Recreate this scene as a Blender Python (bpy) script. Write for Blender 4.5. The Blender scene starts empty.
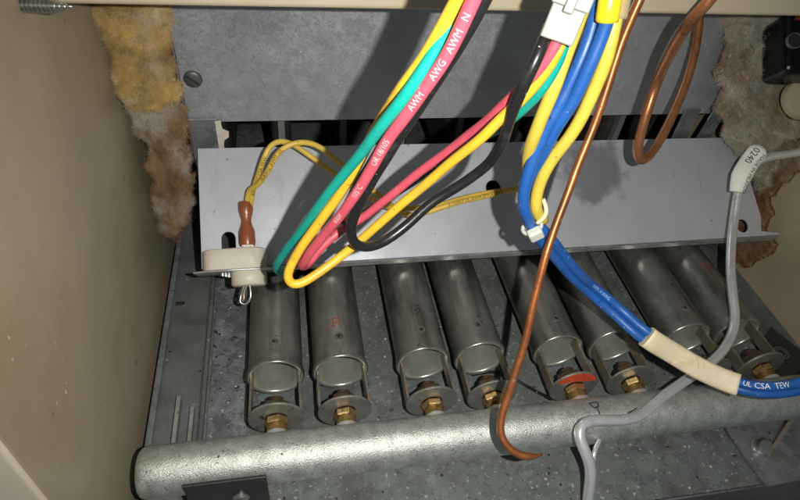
import bpy, bmesh, math, random
from mathutils import Vector, Matrix, noise
random.seed(7)
S = bpy.context.scene
COL = S.collection
# ------------------------------------------------------------------ camera
CAM = Vector((0.1, -0.125, 0.24392))
YAW, PITCH, ROLL, F = 0.24300, 0.75628, 0.11116, 576.56       # F in pixels of an 800 px wide frame
_f = Vector((math.sin(YAW)*math.cos(PITCH), math.cos(YAW)*math.cos(PITCH), -math.sin(PITCH)))
_r = Vector((math.cos(YAW), -math.sin(YAW), 0)); _u = _r.cross(_f)
RT = math.cos(ROLL)*_r + math.sin(ROLL)*_u
UP = -math.sin(ROLL)*_r + math.cos(ROLL)*_u
FW = _f
cd = bpy.data.cameras.new('camera'); cam = bpy.data.objects.new('camera', cd); COL.objects.link(cam)
cam.matrix_world = Matrix(((RT.x, UP.x, -FW.x, CAM.x), (RT.y, UP.y, -FW.y, CAM.y), (RT.z, UP.z, -FW.z, CAM.z), (0, 0, 0, 1)))
cd.sensor_width = 36; cd.lens = F/800*36; cd.clip_start = 0.005; cd.clip_end = 20
S.camera = cam
# ------------------------------------------------------------------ light: the phone's flash beside the lens, dim room light
w = bpy.data.worlds.new('World'); S.world = w; w.use_nodes = True
bg = w.node_tree.nodes['Background']; bg.inputs[0].default_value = (0.80, 0.92, 1.0, 1); bg.inputs[1].default_value = 0.14
ld = bpy.data.lights.new('phone_flash', 'SPOT'); ld.spot_size = math.radians(110); ld.spot_blend = 1.0; ld.energy = 3.5; ld.shadow_soft_size = 0.0016; ld.color = (1.0, 0.97, 0.91)
lo = bpy.data.objects.new('phone_flash', ld); COL.objects.link(lo)
lo.location = CAM + RT*0.023 + UP*0.004 - FW*0.003
_ax = -(FW - UP*0.06 - RT*0.05).normalized(); lo.rotation_euler = _ax.to_track_quat('Z', 'Y').to_euler()      # beam fades towards its rim
S.view_settings.view_transform = 'Standard'; S.view_settings.look = 'None'
S.view_settings.exposure = 0; S.view_settings.gamma = 1
S.render.engine = 'CYCLES'

# ------------------------------------------------------------------ pixel rays
def rdir(x, y): return RT*((x-400)/F) - UP*((y-250)/F) + FW
def P(x, y, d): return CAM + rdir(x, y)*d                       # point at depth d
def hit(x, y, ax, v):
    d = rdir(x, y); return CAM + d*((v-CAM[ax])/d[ax])
def hitp(x, y, o, n):
    d = rdir(x, y); return CAM + d*((o-CAM).dot(n)/d.dot(n))
def depth(p): return (Vector(p)-CAM).dot(FW)

# ------------------------------------------------------------------ materials
MATS = {}
def mat(name, base, rough=.5, metal=0., var=.15, scale=60., col2=None, mix=(.4, .65), bump=0., bscale=300., rvar=.1,
        spots=None, spangle=0., spscale=150., dust=None, streak=None, spec=.5, coat=0., sss=0., det=6):
    """procedural paint/metal: base + noise variation, optional second tone, spangle cells, dark or light specks, dust"""
    if name in MATS: return MATS[name]
    m = bpy.data.materials.new(name); m.use_nodes = True; nt = m.node_tree; N = nt.nodes; L = nt.links
    b = N['Principled BSDF']
    tc = N.new('ShaderNodeTexCoord'); oi = N.new('ShaderNodeObjectInfo')
    mp = N.new('ShaderNodeVectorMath'); mp.operation = 'MULTIPLY_ADD'
    cmb = N.new('ShaderNodeCombineXYZ')
    for k in range(3): L.new(oi.outputs['Random'], cmb.inputs[k])
    mp.inputs[1].default_value = (3.1, 1.7, 2.3)
    L.new(cmb.outputs[0], mp.inputs[0]); L.new(tc.outputs['Object'], mp.inputs[2])
    vec = mp.outputs[0]
    def noi(sc, d=det, r=.6, v=None):
        n = N.new('ShaderNodeTexNoise'); n.inputs['Scale'].default_value = sc; n.inputs['Detail'].default_value = d; n.inputs['Roughness'].default_value = r
        L.new(v or vec, n.inputs['Vector']); return n.outputs['Fac']
    def ramp(f, a, c, ca=(0, 0, 0, 1), cb=(1, 1, 1, 1)):
        r = N.new('ShaderNodeValToRGB'); r.color_ramp.elements[0].position = a; r.color_ramp.elements[1].position = c
        r.color_ramp.elements[0].color = ca; r.color_ramp.elements[1].color = cb; L.new(f, r.inputs[0]); return r.outputs[0]
    def mixc(fac, a, c, mode='MIX'):
        x = N.new('ShaderNodeMix'); x.data_type = 'RGBA'; x.blend_type = mode
        for i, s in ((0, fac), (6, a), (7, c)):
            if hasattr(s, 'links'): L.new(s, x.inputs[i])
            elif isinstance(s, (int, float)): x.inputs[i].default_value = s
            else: x.inputs[i].default_value = (*s[:3], 1)
        return x.outputs[2]
    lo_ = tuple(max(0, c*(1-var)) for c in base); hi_ = tuple(min(1, c*(1+var)) for c in base)
    c = ramp(noi(scale), .3, .7, (*lo_, 1), (*hi_, 1))
    if col2: c = mixc(ramp(noi(scale*.45, 5), *mix), c, col2)
    rf = noi(scale*1.7)
    if spangle:
        v = N.new('ShaderNodeTexVoronoi'); v.inputs['Scale'].default_value = spscale
        dn = N.new('ShaderNodeTexNoise'); dn.inputs['Scale'].default_value = spscale*1.2; L.new(vec, dn.inputs['Vector'])
        ad = N.new('ShaderNodeVectorMath'); ad.operation = 'MULTIPLY_ADD'; ad.inputs[1].default_value = (.012,)*3
        L.new(dn.outputs['Color'], ad.inputs[0]); L.new(vec, ad.inputs[2]); L.new(ad.outputs[0], v.inputs['Vector'])
        bw = N.new('ShaderNodeRGBToBW'); L.new(v.outputs['Color'], bw.inputs[0])
        g = ramp(bw.outputs[0], .1, .9, (1-spangle,)*3+(1,), (1+spangle*.6,)*3+(1,))
        c = mixc(1., c, g, 'MULTIPLY')
        rf = bw.outputs[0]
    if streak:      # (colour, scale, lo, hi): stretched marks
        sm = N.new('ShaderNodeMapping'); sm.inputs['Scale'].default_value = (1, .12, .3); L.new(vec, sm.inputs['Vector'])
        c = mixc(ramp(noi(streak[1], 6, .65, sm.outputs[0]), streak[2], streak[3]), c, streak[0])
    if spots:
        for (sc, a, z, co) in spots: c = mixc(ramp(noi(sc, 3, .5), a, z), c, co)
    if dust:        # (colour, amount): grey film lying on faces that look up
        gn = N.new('ShaderNodeNewGeometry'); sx = N.new('ShaderNodeSeparateXYZ'); L.new(gn.outputs['Normal'], sx.inputs[0])
        mm = N.new('ShaderNodeMath'); mm.operation = 'MULTIPLY'; L.new(ramp(sx.outputs[2], .1, .95), mm.inputs[0]); L.new(ramp(noi(90, 7, .7), .3, .7), mm.inputs[1])
        m2 = N.new('ShaderNodeMath'); m2.operation = 'MULTIPLY'; m2.inputs[1].default_value = dust[1]; L.new(mm.outputs[0], m2.inputs[0])
        c = mixc(m2.outputs[0], c, dust[0])
        mt = N.new('ShaderNodeMath'); mt.operation = 'MULTIPLY_ADD'; mt.inputs[1].default_value = -metal*.9; mt.inputs[2].default_value = metal
        L.new(m2.outputs[0], mt.inputs[0]); L.new(mt.outputs[0], b.inputs['Metallic'])
    else: b.inputs['Metallic'].default_value = metal
    L.new(c, b.inputs['Base Color'])
    mr = N.new('ShaderNodeMapRange'); mr.inputs[3].default_value = max(.02, rough-rvar); mr.inputs[4].default_value = min(1, rough+rvar)
    mr.inputs[1].default_value = .2; mr.inputs[2].default_value = .8
    L.new(rf, mr.inputs[0]); L.new(mr.outputs[0], b.inputs['Roughness'])
    b.inputs['Specular IOR Level'].default_value = spec
    b.inputs['Coat Weight'].default_value = coat
    if sss: b.inputs['Subsurface Weight'].default_value = sss; b.inputs['Subsurface Scale'].default_value = .004
    if bump:
        bp = N.new('ShaderNodeBump'); bp.inputs['Strength'].default_value = bump; bp.inputs['Distance'].default_value = .0006
        L.new(noi(bscale, 6, .65), bp.inputs['Height']); L.new(bp.outputs[0], b.inputs['Normal'])
    MATS[name] = m; return m

M_wall = mat('beige_paint', (.39, .33, .225), .42, 0, .08, 25, bump=.16, bscale=700, streak=((.31, .255, .165), 70, .54, .78), spots=[(210, .74, .76, (.55, .5, .42)), (120, .73, .78, (.2, .16, .1))], col2=(.34, .27, .165), mix=(.5, .8))
M_bar = mat('cream_paint', (.50, .43, .30), .4, 0, .04, 40, bump=.08, bscale=900)
M_flange = mat('light_cream_paint', (.66, .58, .44), .4, 0, .04, 40, bump=.08, bscale=900)
M_galv = mat('galvanised_sheet', (.30, .32, .34), .42, .75, .15, 60, spangle=.22, spscale=170, bump=.1, bscale=500, spots=[(240, .70, .75, (.07, .07, .07))], dust=((.16, .155, .14), .5))
M_panel = mat('galvanised_panel', (.38, .40, .425), .42, .5, .10, 110, spangle=.07, spscale=420, bump=.15, bscale=900, rvar=.12, spots=[(420, .69, .74, (.55, .57, .59)), (16, .55, .8, (.25, .26, .27))])
M_floor = mat('dusty_galvanised_tray', (.155, .175, .168), .55, .35, .25, 70, spangle=.25, spscale=240, bump=.35, bscale=900, spots=[(420, .63, .69, (.45, .48, .46)), (300, .68, .72, (.03, .03, .03)), (150, .70, .76, (.06, .06, .05)), (60, .72, .8, (.22, .10, .05)), (22, .52, .70, (.055, .056, .052)), (35, .66, .78, (.20, .25, .23))], dust=((.14, .15, .138), .7))
M_strip = mat('rusting_galvanised', (.21, .235, .245), .45, .45, .3, 60, spangle=.3, spscale=260, bump=.3, bscale=700, spots=[(300, .66, .71, (.03, .03, .03)), (420, .66, .7, (.5, .52, .52)), (38, .62, .74, (.24, .10, .06))])
M_rail = mat('dark_rail_steel', (.14, .145, .145), .55, .35, .3, 60, bump=.3, bscale=700, spots=[(420, .69, .72, (.42, .43, .43)), (260, .70, .74, (.02, .02, .02))])
M_defl = mat('pale_coated_shield', (.51, .525, .57), .36, .3, .07, 22, col2=(.40, .405, .43), mix=(.42, .7), streak=((.36, .355, .37), 90, .6, .8), bump=.06, bscale=900, spots=[(90, .74, .80, (.30, .29, .29)), (340, .72, .76, (.22, .2, .19)), (60, .73, .8, (.34, .27, .22))], rvar=.1)
def dark_patch(m, c, r, col, amt):  # blends a colour into the base around one point, noisy edge
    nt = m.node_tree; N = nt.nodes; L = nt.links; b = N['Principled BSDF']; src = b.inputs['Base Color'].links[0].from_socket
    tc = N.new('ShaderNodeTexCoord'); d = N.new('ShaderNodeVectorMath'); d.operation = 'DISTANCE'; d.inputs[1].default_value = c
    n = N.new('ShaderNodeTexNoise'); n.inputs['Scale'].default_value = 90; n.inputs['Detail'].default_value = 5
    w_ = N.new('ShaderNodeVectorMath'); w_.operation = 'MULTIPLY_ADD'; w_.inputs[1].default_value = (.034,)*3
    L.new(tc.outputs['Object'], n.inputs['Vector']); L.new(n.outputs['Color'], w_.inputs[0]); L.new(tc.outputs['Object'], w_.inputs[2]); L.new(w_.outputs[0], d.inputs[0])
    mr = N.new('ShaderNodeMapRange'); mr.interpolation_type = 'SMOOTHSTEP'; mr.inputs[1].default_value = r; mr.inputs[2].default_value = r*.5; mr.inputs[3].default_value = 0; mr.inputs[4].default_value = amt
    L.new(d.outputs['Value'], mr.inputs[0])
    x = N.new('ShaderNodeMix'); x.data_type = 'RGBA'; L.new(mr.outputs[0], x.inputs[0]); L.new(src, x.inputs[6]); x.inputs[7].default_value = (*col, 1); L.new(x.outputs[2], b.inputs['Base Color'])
M_edge = mat('cut_sheet_edge', (.42, .42, .41), .35, .7, .35, 120, bump=.2)
M_burn = mat('aluminised_burner_steel', (.29, .285, .25), .33, .8, .22, 70, bump=.14, bscale=500, streak=((.10, .095, .08), 130, .46, .70), spots=[(260, .71, .75, (.07, .06, .05)), (45, .7, .85, (.16, .09, .05))], dust=((.13, .125, .10), .25), rvar=.12)
M_rim = mat('worn_rim_steel', (.40, .38, .31), .3, .85, .3, 160, bump=.15, spots=[(120, .6, .75, (.16, .12, .08))])
M_bell = mat('bright_mouth_steel', (.52, .52, .45), .30, .7, .2, 90, bump=.12, bscale=500, spots=[(300, .72, .75, (.05, .05, .04))], rvar=.1)
M_strap = mat('strap_steel', (.30, .25, .19), .42, .7, .3, 120, bump=.2, spots=[(160, .6, .75, (.22, .11, .06))])
M_disc = mat('disc_steel', (.31, .305, .27), .42, .65, .25, 110, bump=.2, bscale=500, spots=[(170, .64, .75, (.13, .09, .06))])
M_pipe = mat('galvanised_pipe', (.53, .56, .51), .40, .75, .25, 150, spangle=.12, spscale=900, bump=.48, bscale=1500, rvar=.10, spots=[(1100, .60, .70, (.22, .23, .21)), (160, .72, .76, (.06, .06, .05))], dust=((.25, .25, .22), .2))
M_brass = mat('brass', (.52, .37, .16), .36, .85, .3, 260, bump=.25, bscale=600, spots=[(260, .55, .72, (.17, .10, .04))])
M_dkbrass = mat('tarnished_brass', (.12, .08, .05), .5, .7, .3, 160, bump=.2)
M_boss = mat('boss_zinc', (.60, .61, .57), .4, .6, .15, 200, bump=.3)
M_black = mat('black_plastic', (.006, .006, .007), .24, 0, .2, 60, bump=.06, spec=.3)
M_blkst = mat('black_steel', (.035, .036, .035), .5, .3, .3, 80, bump=.25, bscale=600, spots=[(300, .7, .74, (.2, .2, .2))])
M_soot = mat('sooty_steel', (.045, .042, .038), .65, .4, .4, 60, bump=.3)
M_sootl = mat('heat_exchanger_steel', (.22, .22, .22), .55, .5, .4, 60, bump=.3)
M_cer = mat('ceramic', (.56, .52, .42), .5, 0, .07, 90, bump=.15, bscale=700, spots=[(130, .68, .8, (.40, .27, .15)), (500, .72, .75, (.2, .15, .1))])
M_crimp = mat('brown_crimp', (.26, .075, .028), .3, 0, .25, 100, coat=.3, sss=.1)
M_cu = mat('copper', (.50, .21, .09), .32, .7, .2, 120, bump=.1, bscale=400, spots=[(90, .58, .72, (.24, .10, .05)), (300, .68, .74, (.14, .07, .04))], rvar=.1)
M_cuold = mat('brown_copper', (.38, .13, .045), .38, .65, .35, 90, bump=.18, bscale=400, spots=[(70, .5, .7, (.22, .085, .04)), (260, .68, .73, (.5, .3, .2))], rvar=.1)
M_alu = mat('aluminium_tube', (.90, .91, .90), .24, .7, .10, 130, bump=.08, bscale=500, spots=[(260, .66, .74, (.3, .31, .3))])
M_zip = mat('nylon', (.52, .54, .48), .4, 0, .04, 80, sss=.15)
M_conn = mat('connector_nylon', (.24, .25, .215), .42, 0, .05, 80, sss=.15)
M_sleeve = mat('cream_tape', (.66, .57, .38), .5, 0, .1, 120, bump=.3, bscale=400, streak=((.42, .25, .13), 300, .6, .75), spots=[(90, .66, .8, (.55, .38, .2))])
M_paper = mat('paper_tag', (.86, .86, .76), .6, 0, .06, 120, bump=.1)
M_paper2 = mat('torn_paper', (.52, .48, .40), .7, 0, .12, 120, bump=.2)
M_ink = mat('black_ink', (.02, .018, .018), .5, 0, 0)
M_white = mat('white_ink', (.85, .83, .82), .5, 0, 0)
M_pink = mat('worn_white_print', (.72, .52, .50), .5, 0, .35, 400)
M_redink = mat('red_ink', (.22, .05, .03), .6, 0, .3, 200)
M_redp = mat('red_paint', (.55, .07, .03), .42, 0, .25, 260, bump=.2, spots=[(300, .66, .72, (.3, .06, .03))])
M_zinc = mat('zinc_screw', (.42, .42, .40), .3, .9, .2, 200, bump=.15)
M_dkscrew = mat('dull_screw', (.13, .13, .12), .45, .6, .3, 200, bump=.2)
M_chip = mat('chipped_paint', (.62, .56, .46), .6, 0, .1, 200)
M_yterm = mat('yellow_terminal', (.75, .58, .02), .25, 0, .05, 60, coat=.4)
def wire_mat(n, c, r=.42, **k): return mat(n, c, r, 0, .10, 140, bump=.12, bscale=420, coat=.05, spots=[(120, .60, .80, tuple(x*.72+.03 for x in c)), (420, .69, .74, tuple(x*.45 for x in c)), (600, .71, .75, tuple(x*.5+.3 for x in c))], **k)
M_y = wire_mat('yellow_insulation', (.70, .43, .03)); M_yl = wire_mat('bright_yellow_insulation', (.62, .47, .06)); M_yd = wire_mat('dull_yellow_insulation', (.62, .42, .06), .45)
M_t = wire_mat('teal_insulation', (.006, .34, .27)); M_rd = wire_mat('red_insulation', (.60, .085, .125)); M_bk = wire_mat('black_insulation', (.014, .014, .015), .3); M_bl = wire_mat('blue_insulation', (.014, .095, .35))

# ------------------------------------------------------------------ object helpers
def link(name, me, m, parent=None, smooth=False):
    o = bpy.data.objects.new(name, me); COL.objects.link(o)
    if m and not me.materials: me.materials.append(m)
    if smooth:
        me.polygons.foreach_set('use_smooth', [True]*len(me.polygons)); me.update()
    if parent: o.parent = parent; o.matrix_parent_inverse = Matrix.Translation(-parent.location)
    return o
def from_bm(name, bm, m, parent=None, smooth=False):
    bmesh.ops.recalc_face_normals(bm, faces=bm.faces[:])
    me = bpy.data.meshes.new(name); bm.to_mesh(me); bm.free(); return link(name, me, m, parent, smooth)
def pyd(name, v, f, m, parent=None, smooth=False):
    me = bpy.data.meshes.new(name); me.from_pydata([tuple(x) for x in v], [], f); me.update(); return link(name, me, m, parent, smooth)
def tag(o, label, cat, group=None):
    o['label'] = label; o['category'] = cat
    if group: o['group'] = group
    return o
def struct(o): o['kind'] = 'structure'; return o
def thing(name, label, cat, loc=(0, 0, 0), group=None):
    o = bpy.data.objects.new(name, None); COL.objects.link(o); o.location = loc; o.empty_display_size = .01
    return tag(o, label, cat, group)
def box_bm(x0, x1, y0, y1, z0, z1, bev=0., seg=2, bm=None):
    bm2 = bmesh.new(); bmesh.ops.create_cube(bm2, size=1)
    for v in bm2.verts:
        v.co = Vector(((x0+x1)/2+v.co.x*(x1-x0), (y0+y1)/2+v.co.y*(y1-y0), (z0+z1)/2+v.co.z*(z1-z0)))
    if bev: bmesh.ops.bevel(bm2, geom=bm2.edges[:], offset=bev, segments=seg, profile=.5, affect='EDGES')
    if bm is None: return bm2
    me = bpy.data.meshes.new('t'); bm2.to_mesh(me); bm2.free(); bm.from_mesh(me); bpy.data.meshes.remove(me); return bm
def box(name, x0, x1, y0, y1, z0, z1, m, parent=None, bev=.0004): return from_bm(name, box_bm(x0, x1, y0, y1, z0, z1, bev), m, parent)
def frame_to(o, z, xh=Vector((1, 0, 0))):
    """matrix with local z along z"""
    z = Vector(z).normalized(); x = (xh - z*xh.dot(z)).normalized(); y = z.cross(x)
    return Matrix(((x.x, y.x, z.x, o[0]), (x.y, y.y, z.y, o[1]), (x.z, y.z, z.z, o[2]), (0, 0, 0, 1)))
def lathe(name, prof, mtx, m, parent=None, n=32, smooth=True, closed=False, bumpy=0):
    """prof: (radius, height) along local z"""
    v = []; f = []
    for (r, h) in prof:
        for k in range(n):
            a = 2*math.pi*k/n; v.append(mtx @ Vector((r*math.cos(a), r*math.sin(a), h)))
    q = len(prof)
    for i in range(q if closed else q-1):
        for k in range(n):
            j = (i+1) % q; f.append((i*n+k, i*n+(k+1) % n, j*n+(k+1) % n, j*n+k))
    if not closed: f.append(tuple(range(n-1, -1, -1))); f.append(tuple((q-1)*n+k for k in range(n)))
    o = pyd(name, v, f, m, parent)
    bm = bmesh.new(); bm.from_mesh(o.data); bmesh.ops.remove_doubles(bm, verts=bm.verts[:], dist=1e-7); bmesh.ops.recalc_face_normals(bm, faces=bm.faces[:]); bm.to_mesh(o.data); bm.free()
    if smooth:
        for p_ in o.data.polygons: p_.use_smooth = len(p_.vertices) == 4
        try: o.data.set_sharp_from_angle(angle=math.radians(38))
        except Exception: pass
    return o
def sheet(name, outline, holes, th, mtx, m, parent=None, bevel=0.):
    """flat plate with holes: outline/holes as 2D points, thickness th centred on local z"""
    cu = bpy.data.curves.new('t', 'CURVE'); cu.dimensions = '2D'; cu.fill_mode = 'BOTH'; cu.extrude = th/2; cu.bevel_depth = bevel
    for pts in [outline]+holes:
        s = cu.splines.new('POLY'); s.points.add(len(pts)-1); s.use_cyclic_u = True
        for p_, q in zip(s.points, pts): p_.co = (q[0], q[1], 0, 1)
    o = bpy.data.objects.new('t', cu); COL.objects.link(o)
    me = bpy.data.meshes.new_from_object(o.evaluated_get(bpy.context.evaluated_depsgraph_get()))
    bpy.data.objects.remove(o); bpy.data.curves.remove(cu)
    me.transform(mtx); me.name = name; me.materials.clear()
    return link(name, me, m, parent)
def circ(cx, cy, r, n=24): return [(cx+r*math.cos(2*math.pi*k/n), cy+r*math.sin(2*math.pi*k/n)) for k in range(n)]
_tc = {}
def text_mesh(s, size):
    cu = bpy.data.curves.new('t', 'FONT'); cu.body = s; cu.size = size; cu.align_y = 'CENTER'; cu.resolution_u = 2
    o = bpy.data.objects.new('t', cu); COL.objects.link(o)
    me = bpy.data.meshes.new_from_object(o.evaluated_get(bpy.context.evaluated_depsgraph_get()))
    bpy.data.objects.remove(o); bpy.data.curves.remove(cu); return me

# paths ------------------------------------------------------------
def smooth_path(pts, step=.0011):
    out = []; n = len(pts)
    for i in range(n-1):
        p0 = pts[max(i-1, 0)]; p1 = pts[i]; p2 = pts[i+1]; p3 = pts[min(i+2, n-1)]
        # centripetal Catmull-Rom
        def tj(ti, a, b): return ti+max((b-a).length, 1e-6)**.5
        t0 = 0; t1 = tj(t0, p0, p1); t2 = tj(t1, p1, p2); t3 = tj(t2, p2, p3)
        k = max(2, int((p2-p1).length/step))
        for j in range(k):
            t = t1+(t2-t1)*j/k
            A1 = p0*((t1-t)/(t1-t0))+p1*((t-t0)/(t1-t0)); A2 = p1*((t2-t)/(t2-t1))+p2*((t-t1)/(t2-t1)); A3 = p2*((t3-t)/(t3-t2))+p3*((t-t2)/(t3-t2))
            B1 = A1*((t2-t)/(t2-t0))+A2*((t-t0)/(t2-t0)); B2 = A2*((t3-t)/(t3-t1))+A3*((t-t1)/(t3-t1))
            out.append(B1*((t2-t)/(t2-t1))+B2*((t-t1)/(t2-t1)))
    out.append(pts[-1]); return out
def relax(pts, it=6):
    for _ in range(it):
        pts = [pts[0]]+[(pts[i-1]+pts[i]*2+pts[i+1])/4 for i in range(1, len(pts)-1)]+[pts[-1]]
    return pts
class Path:
    def __init__(s, ctrl, it=10, step=.0011):
        s.p = relax(smooth_path(ctrl, step), it); s.l = [0]
        for a, b in zip(s.p, s.p[1:]): s.l.append(s.l[-1]+(b-a).length)
    def at(s, d):
        d = max(0, min(s.l[-1]-1e-9, d)); lo_, hi_ = 0, len(s.l)-1
        while hi_-lo_ > 1:
            m_ = (lo_+hi_)//2
            if s.l[m_] <= d: lo_ = m_
            else: hi_ = m_
        a, b = s.p[lo_], s.p[hi_]; t = (d-s.l[lo_])/(s.l[hi_]-s.l[lo_])
        i0 = max(0, lo_-1); i1 = min(len(s.p)-1, hi_+1)
        return a.lerp(b, t), (s.p[i1]-s.p[i0]).normalized()
    def near_px(s, x, y):
        best = None
        for q, l in zip(s.p, s.l):
            d = q-CAM; z = d.dot(FW); e = (400+F*d.dot(RT)/z-x)**2+(250-F*d.dot(UP)/z-y)**2
            if best is None or e < best[0]: best = (e, l)
        return best[1]
def tube(name, path, r, m, parent=None, n=22, rfun=None, flat=None, s0=None, s1=None, sq=1.):
    pts = path.p; L = path.l
    idx = [i for i in range(len(pts)) if (s0 is None or L[i] >= s0) and (s1 is None or L[i] <= s1)]
    v = []; f = []; prev = None
    for q, i in enumerate(idx):
        t = (pts[min(i+1, len(pts)-1)]-pts[max(i-1, 0)]).normalized()
        if flat: nrm = (CAM-pts[i]); nrm = (nrm-t*nrm.dot(t)).normalized()
        elif prev is None: nrm = t.orthogonal().normalized()
        else: nrm = (prev-t*prev.dot(t)).normalized()
        prev = nrm; b = t.cross(nrm)
        rr = r*(rfun((L[i]-L[idx[0]])/max(1e-9, L[idx[-1]]-L[idx[0]]), L[i]) if rfun else 1)
        for k in range(n):
            a = 2*math.pi*k/n
            ca, sa = math.cos(a), math.sin(a); ca = math.copysign(abs(ca)**sq, ca); sa = math.copysign(abs(sa)**sq, sa)
            v.append(pts[i]+nrm*(ca*rr*(flat or 1))+b*(sa*rr))
    m_ = len(idx)
    for i in range(m_-1):
        for k in range(n): f.append((i*n+k, i*n+(k+1) % n, (i+1)*n+(k+1) % n, (i+1)*n+k))
    f.append(tuple(range(n-1, -1, -1))); f.append(tuple((m_-1)*n+k for k in range(n)))
    o = pyd(name, v, f, m, parent)
    for p_ in o.data.polygons: p_.use_smooth = len(p_.vertices) == 4
    return o
def print_on(path, r, s, text, size, m, parent, v0=0., name='print', flat=1., rot=0., up=1.06):
    me = text_mesh(text, size); me.materials.clear()
    bm = bmesh.new(); bm.from_mesh(me)
    for k in range(-4, 5): bmesh.ops.bisect_plane(bm, geom=bm.verts[:]+bm.edges[:]+bm.faces[:], plane_co=(0, k*size*.12, 0), plane_no=(0, 1, 0))
    bm.to_mesh(me); bm.free()
    for v in me.vertices:
        p_, t = path.at(s+v.co.x); n = CAM-p_; n = (n-t*n.dot(t)).normalized(); b = n.cross(t)
        a = (v.co.y+v0)/r+rot
        v.co = p_+(n*math.cos(a)*flat+b*math.sin(a))*(r*up)
    me.update(); return link(name, me, m, parent)

# ================================================================== the setting
XL, XR, YF, ZF = .020, .400, -.034, -.022
YP = .155                                                    # upper panel plane
struct(box('wall_left', XL-.0012, XL, YF, .36, -.12, .36, M_wall))
wl = bpy.data.objects['wall_left']
# front flange of the left wall, rounded bend
def prism_y(name, prof, z0, z1, m, parent=None, smooth=True):
    n = len(prof); v = [Vector((x, y, z)) for z in (z0, z1) for x, y in prof]
    f = [(i, (i+1) % n, n+(i+1) % n, n+i) for i in range(n)]+[tuple(range(n-1, -1, -1)), tuple(range(n, 2*n))]
    return pyd(name, v, f, m, parent)
arc = [(XL-.0014+.0014*math.cos(a), YF-.0005-.0014*math.sin(a)) for a in [math.radians(k*15) for k in range(7)]]
prism_y('front_flange', arc+[(XL-.06, YF-.0019), (XL-.06, YF-.0009)]+[(XL-.0014+.0004*math.cos(a), YF-.0005-.0004*math.sin(a)) for a in [math.radians(90-k*15) for k in range(7)]], -.12, .36, M_flange, wl)
struct(box('wall_right', XR, XR+.0012, -.06, .36, -.12, .36, M_wall))
struct(box('wall_back', XL-.002, XR+.002, .36, .362, -.12, .36, M_soot))
struct(box('ceiling', XL-.002, XR+.002, YP+.002, .361, .3605, .3625, M_soot))
struct(box('floor', XL+.0055, XR-.0004, -.0325, .36, ZF-.0012, ZF, M_floor, bev=.0003))
fl = bpy.data.objects['floor']
box('front_lip', XL+.0055, XR-.0004, -.0338, -.0326, ZF-.03, ZF-.0004, M_rail, fl)
struct(box('cabinet_base', XL-.05, XR+.01, -.2, .36, -.126, -.121, M_rail))
dark_patch(M_wall, Vector((XL, .165, .02))+Vector((.017,)*3), .075, (.16, .125, .08), .5)  # wall paint turns darker and browner towards the back, near the insulation
# paint chips on the left wall
for x, y, s in [(66, 392, 4.2), (66, 383, 2.2), (57, 403, 2.5), (9, 338, 3), (122, 360, 1.2), (78, 428, 1.3), (88, 374, 1.2), (147, 285, 1.0), (40, 250, 1.1), (112, 265, 1.2)]:
    c = hit(x, y, 0, XL+.00012); k = s/F*depth(c)*.75; v = []
    for j in range(9):
        a = 2*math.pi*j/9; q = k*random.uniform(.5, 1.2); v.append(c+Vector((0, q*.7*math.cos(a), q*1.5*math.sin(a))))
    pyd('paint_chip', v, [tuple(range(9))], M_chip, wl)

# ------------------------------------------------------------------ crossbar and screw through the wall
YB = .088; zb = hit(265, 8.5, 1, YB).z
cb = thing('crossbar', 'cream painted sheet-metal crossbar spanning the top between both cabinet walls', 'crossbar', (.21, YB, zb))
prof = [(YB, zb+.002)]+[(YB+.002-.002*math.cos(a), zb+.002-.002*math.sin(a)) for a in [math.radians(k*18) for k in range(6)]]+[(YB+.022, zb), (YB+.022, zb+.0012), (YB+.0025, zb+.0012), (YB+.0012, zb+.0025), (YB+.0012, zb+.06), (YB, zb+.06)]
n = len(prof); v = [Vector((x, a, b)) for x in (XL+.0003, XR-.0003) for a, b in prof]
pyd('face', v, [(i, (i+1) % n, n+(i+1) % n, n+i) for i in range(n)]+[tuple(range(n)), tuple(range(2*n-1, n-1, -1))], M_bar, cb)
sc = hit(22, 5, 0, XL)
prof = []; L_ = .0155
for k in range(60):
    t = k/59; h = t*L_; taper = 1 if t < .62 else max(.08, 1-(t-.62)/.38*.95)
    prof.append(((.00175+.0006*(1 if (k % 5) < 2 else -.3))*taper, h))
sw = lathe('sheet_metal_screw', prof, frame_to(sc, (1, -.12, .03), Vector((0, 0, 1))), M_zinc, n=20)
tag(sw, 'silver screw tip poking through the beige wall below the cream crossbar', 'screw')

# ------------------------------------------------------------------ upper galvanised panel
zp = hit(377, 119, 1, YP).z
xpl, xpr = .0475, .357
up = thing('galvanised_bulkhead', 'grey galvanised panel with spangle below the cream crossbar', 'metal panel', (.2, YP, zp))
bm = box_bm(xpl, xpr, YP, YP+.001, zp, .36); o = from_bm('face', bm, M_panel, up)
box('bottom_lip', xpl, xpr, YP+.0011, YP+.009, zp, zp+.001, M_panel, up)
box('side_flange', xpl-.0012, xpl-.0002, YP-.001, YP+.02, zp-.02, .36, M_galv, up)
h = hit(193, 79, 1, YP)
s_ = lathe('panel_screw', [(.0, -.0001), (.0046, -.0001), (.0046, .0004), (.0043, .0009), (.0033, .0014), (.0, .0017)], frame_to(h, (0, -1, 0)), M_dkscrew, up, 24)
from_bm('slot', (lambda b_: (b_.transform(Matrix.Translation(h)@Matrix.Rotation(.7, 4, 'Y')), b_)[1])(box_bm(-.0036, .0036, -.00178, -.0012, -.0004, .0004)), M_ink, s_)
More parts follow.
